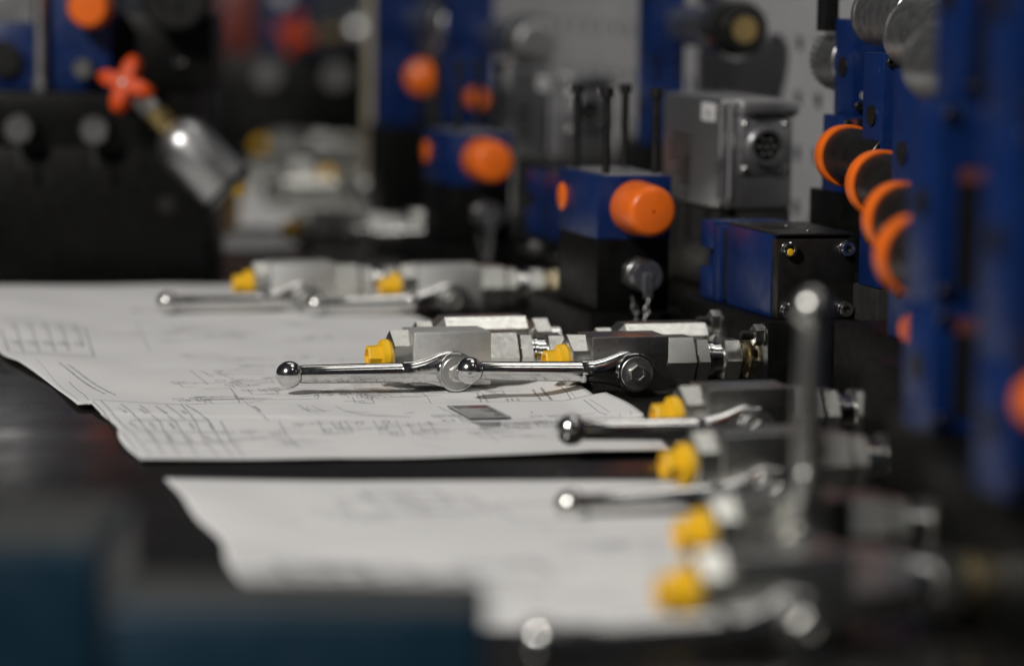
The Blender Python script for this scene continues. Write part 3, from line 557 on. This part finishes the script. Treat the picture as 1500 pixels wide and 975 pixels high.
column('farthest blurred blue valve column, its silver barrel left of the other', (-150, 3640, 0), 46, [(0, 110, 200), (0, 200, 300)], 109.8, (), None, None, knobm='zinc_dull', knob=(48, 224), base_d=60, plugs=((48, -2, 164, 20, (-.3, -1, 0)),))
# low dark plate in front of the second column
b = thing('mounting_plate', 'low dark grey plate standing before the grey manifold, right of the solenoid', 'plate', (226, 2205, 0), RZ)
c = B_(); box(c, 0, 36, 0, 12, 0, 30, .8); obj('plate', c, 'grey_steel', b)
c = B_(); lathe(c, [(0, 0), (0, 3.4), (.3, 3.4), (.3, 0)], (7, 0, 18), (0, -1, 0), 16); obj('bolt_hole', c, 'label_black', b)

# ------------------------------------------------------------------ black manifold at the left, with blue valves on it
def test_point(parent, c, r=12):
    c = Vector(c); b = B_(); hexp(b, c+Vector((0, .5, 0)), c-Vector((0, 8, 0)), r*1.7, 0, 1.4); tp = obj('test_point', b, 'zinc_dark', parent)
    b = B_(); lathe(b, [(0, 0), (0, r-1), (1, r), (20, r), (22, r-1), (22, 0)], c-Vector((0, 8, 0)), (0, -1, 0), 28); obj('screw_cap', b, 'zinc_dark', tp)
    for k in range(5):
        b = B_(); ring(b, (c.x + k*.3, c.y-31+k, c.z-r-3-k*4.2), 2.1, .7, (0, 0, -1), (1, .2, 0) if k % 2 else (.2, 1, 0), 1.6); obj('chain_link', b, 'zinc_dark', tp)
L1 = thing('manifold_block', 'big black manifold at the left with two chained test points on its front', 'manifold', (-279, 2965, 0), 0, 'black steel manifold blocks')
b = B_(); box(b, -330, 0, 0, 180, 0, 120, 2); box(b, -330, -12, 0, 180, 119, 170, 2); obj('block', b, 'black_steel', L1)
for x in (-98, -166, -234): test_point(L1, (x, 0, 138), 13)
b = B_(); lathe(b, [(0, 0), (0, 8), (1, 8), (1, 0)], (-36, 0, 70), (0, -1, 0), 24); obj('port_plug', b, 'black_oxide', L1)
L2 = thing('relief_valve', 'blurred blue valve with orange knob on the black manifold at top left', 'relief valve', (-399, 3000, 171), 0)
b = B_(); box(b, -29, 29, 0, 90, 0, 120, 1.2); obj('valve_head', b, 'blue_paint', L2)
b = B_(); lathe(b, [(0, 0), (0, 18), (2, 20), (34, 19), (40, 16), (42, 0)], (13, 0, 76), (0, -1, 0), 40); obj('protective_cap', b, 'orange_plastic', L2, sharp=50)
b = B_(); cyl(b, (6, 0, 20), (6, -22, 20), 9); obj('plug', b, 'zinc_dark', L2)
L3 = thing('solenoid_valve', 'blurred blue valve block at the very left edge on the black manifold', 'solenoid valve', (-470, 2995, 171), 0)
b = B_(); box(b, -33, 33, 0, 90, 0, 60, 1.2); obj('coil_housing', b, 'blue_paint', L3)
b = B_(); box(b, -30, 30, 4, 86, 60.2, 120, 1.2); obj('amplifier', b, 'cast_alu', L3)
b = B_(); cyl(b, (4, 0, 28), (4, -10, 28), 16); obj('cover', b, 'black_plastic', L3)
L4 = thing('conduit', 'thin grey upright conduit between the two blue valves at top left', 'conduit', (-433, 2990, 171), 0)
b = B_(); cyl(b, (0, 0, 0), (0, 0, 130), 5.2); obj('tube', b, 'zinc_dull', L4); b = B_(); hexp(b, (0, 0, 0), (0, 0, 10), 14); obj('union_nut', b, 'zinc', L4)
L5 = thing('solenoid_valve', 'dark round solenoid on the black manifold, above the orange star knob', 'solenoid valve', (-322, 3010, 171), 0)
b = B_(); box(b, -42, 44, 0, 100, 0, 70, 1.5); obj('valve_plate', b, 'black_steel', L5)
b = B_(); lathe(b, [(0, 0), (0, 28), (3, 31), (40, 31), (44, 27), (44, 0)], (14, 0, 86), (0, -1, 0), 40); obj('coil', b, 'black_plastic', L5)
b = B_(); lathe(b, [(0, 0), (0, 6), (4, 6), (6, 4), (6, 0)], (13, 0, 26), (0, -1, 0), 20); obj('plug', b, 'chrome', L5)

# tilted shut-off valve with star knob
def star_valve(label, loc, d, knobm, rz=0, group='shut-off valves with star knobs'):
    t = thing('shutoff_valve', label, 'shutoff valve', loc, rz, group)
    d = Vector(d).normalized(); e = -d                      # d: from the knob down along the body
    def al(k): return d*k
    b = B_(); lathe(b, [(0, 0), (0, 10), (2, 15), (7, 20.5), (14, 24.4), (22, 26), (74, 26), (76, 24.5), (79, 24.5), (80, 22), (80, 0)], al(54), d, 40); obj('body', b, 'zinc_dull', t, sharp=45)
    b = B_(); lathe(b, [(0, 0), (0, 25), (1, 26.6), (5, 26.6), (6, 25), (6, 0)], al(126), d, 40); obj('end_ring', b, 'black_plastic', t)
    b = B_(); hexp(b, al(34), al(56), 19, 0, 1.6); obj('packing_nut', b, 'brass', t)
    b = B_(); hexp(b, al(16), al(34), 17, .3, 1.6); obj('lock_nut', b, 'zinc', t)
    b = B_(); cyl(b, al(-2), al(20), 6); obj('stem', b, 'chrome', t)
    b = B_(); lathe(b, [(0, 0), (0, 10), (9, 10.5), (11, 8), (11, 0)], al(130)+Vector((4, -4, 4)), Vector((.75, 0, .1)), 26); obj('end_cap', b, 'yellow_plastic', t)
    # four-lobed knob; its face looks to the viewer and along the stem
    f = (e*.35 + Vector((0, -1, 0))).normalized(); _, u, v = basis(f); b = B_(); n = 64; rows = []
    for h, k in ((-8, .86), (-6, 1), (6, 1), (8.5, .9), (9, .6)):
        rows.append([b.verts.new((f*h + (u*math.cos(2*math.pi*i/n) + v*math.sin(2*math.pi*i/n))*(k*(18.5 + 8*math.cos(4*(2*math.pi*i/n) + 1.1))))*S) for i in range(n)])
    for A, C in zip(rows, rows[1:]):
        for i in range(n): b.faces.new((A[i], A[(i+1) % n], C[(i+1) % n], C[i]))
    b.faces.new(rows[0]); b.faces.new(rows[-1]); k = obj('star_knob', b, knobm, t, sharp=50)
    b = B_(); cyl(b, f*8.5, f*10, 3, 18); obj('screw', b, 'zinc_dark', k)
    return t
star_valve('tilted grey cylinder valve with orange four lobed star knob against the black manifold', (-347, 2925, 180), (.7, -.05, -.7), 'knob_orange')
star_valve('far blurred shutoff valve with red star knob at the top', (-352, 5240, 172), (.95, .1, .06), 'knob_orange').scale = (1.3, 1.3, 1.3)

# ------------------------------------------------------------------ far background
F1 = thing('manifold_block', 'far black manifold below the red star knob, between post and left manifold', 'manifold', (-491, 5300, 0), 0, 'black steel manifold blocks')
b = B_(); box(b, 0, 258, 0, 200, 0, 140, 2); obj('block', b, 'black_steel', F1)
for x in (93, 203): test_point(F1, (x, 0, 105), 19)
F2 = thing('relief_valve', 'far blurred red valve body left of the red star knob', 'relief valve', (-470, 5360, 139.5), 0)
b = B_(); box(b, -14, 42, 0, 60, 0, 130, 2); obj('valve_head', b, 'red_plastic', F2); b = B_(); cyl(b, (-10, 0, 30), (-10, -20, 30), 14); obj('cap', b, 'red_plastic', F2)
F3 = thing('support_post', 'far blurred beige upright post left of the far blue column', 'post', (-172, 4020, 0), 0)
b = B_(); box(b, -13, 13, 0, 26, 0, 420, 1.5); obj('profile', b, 'beige_paint', F3); b = B_(); box(b, -24, 24, -8, 34, 0, 8, 1); obj('foot', b, 'beige_paint', F3)
column('far slim blue valve column just right of the beige post', (-150, 4030, 0), 30, [(0, 150, 230), (0, 230, 400)], 149.8, (), None, None, base_d=60, rz=0)
F5 = thing('relief_valve', 'far blurred blue valve body behind the dark round solenoid', 'relief valve', (-380, 5370, 139.5), 0)
b = B_(); box(b, -34, 40, 0, 60, 0, 140, 2); obj('valve_head', b, 'blue_paint', F5); b = B_(); cyl(b, (0, 0, 90), (0, -20, 90), 14); obj('cap', b, 'zinc_dull', F5)

# ------------------------------------------------------------------ teal tool cases in the foreground
def case(label, loc, x, y, h):
    t = thing('tool_case', label, 'tool case', loc, 0, 'teal tool cases in the foreground')
    b = B_(); box(b, 0, x, 0, y, 0, h-1.5, 3, 3); obj('case_body', b, 'teal_plastic', t, sharp=40)
    b = B_(); box(b, 3, x-3, 3, y-3, h-1.6, h, 1, 2); obj('lid', b, 'case_lid', t, sharp=40)
    for k in (.22, .78):
        b = B_(); box(b, x*k-9, x*k+9, y-.5, y+4.5, h-22, h-5, 1.5); obj('latch', b, 'case_lid', t)
    b = B_(); box(b, x*.3, x*.7, y*.3, y*.7, h, h+1.5, .6); obj('lid_panel', b, 'case_lid', t)
    return t
case('tall teal case with dark lid at the lower left corner', (-330, 1215, 0), 176, 118, 75)
case('long low teal case with dark lid along the bottom edge', (-146, 1178, 0), 138, 62, 60)
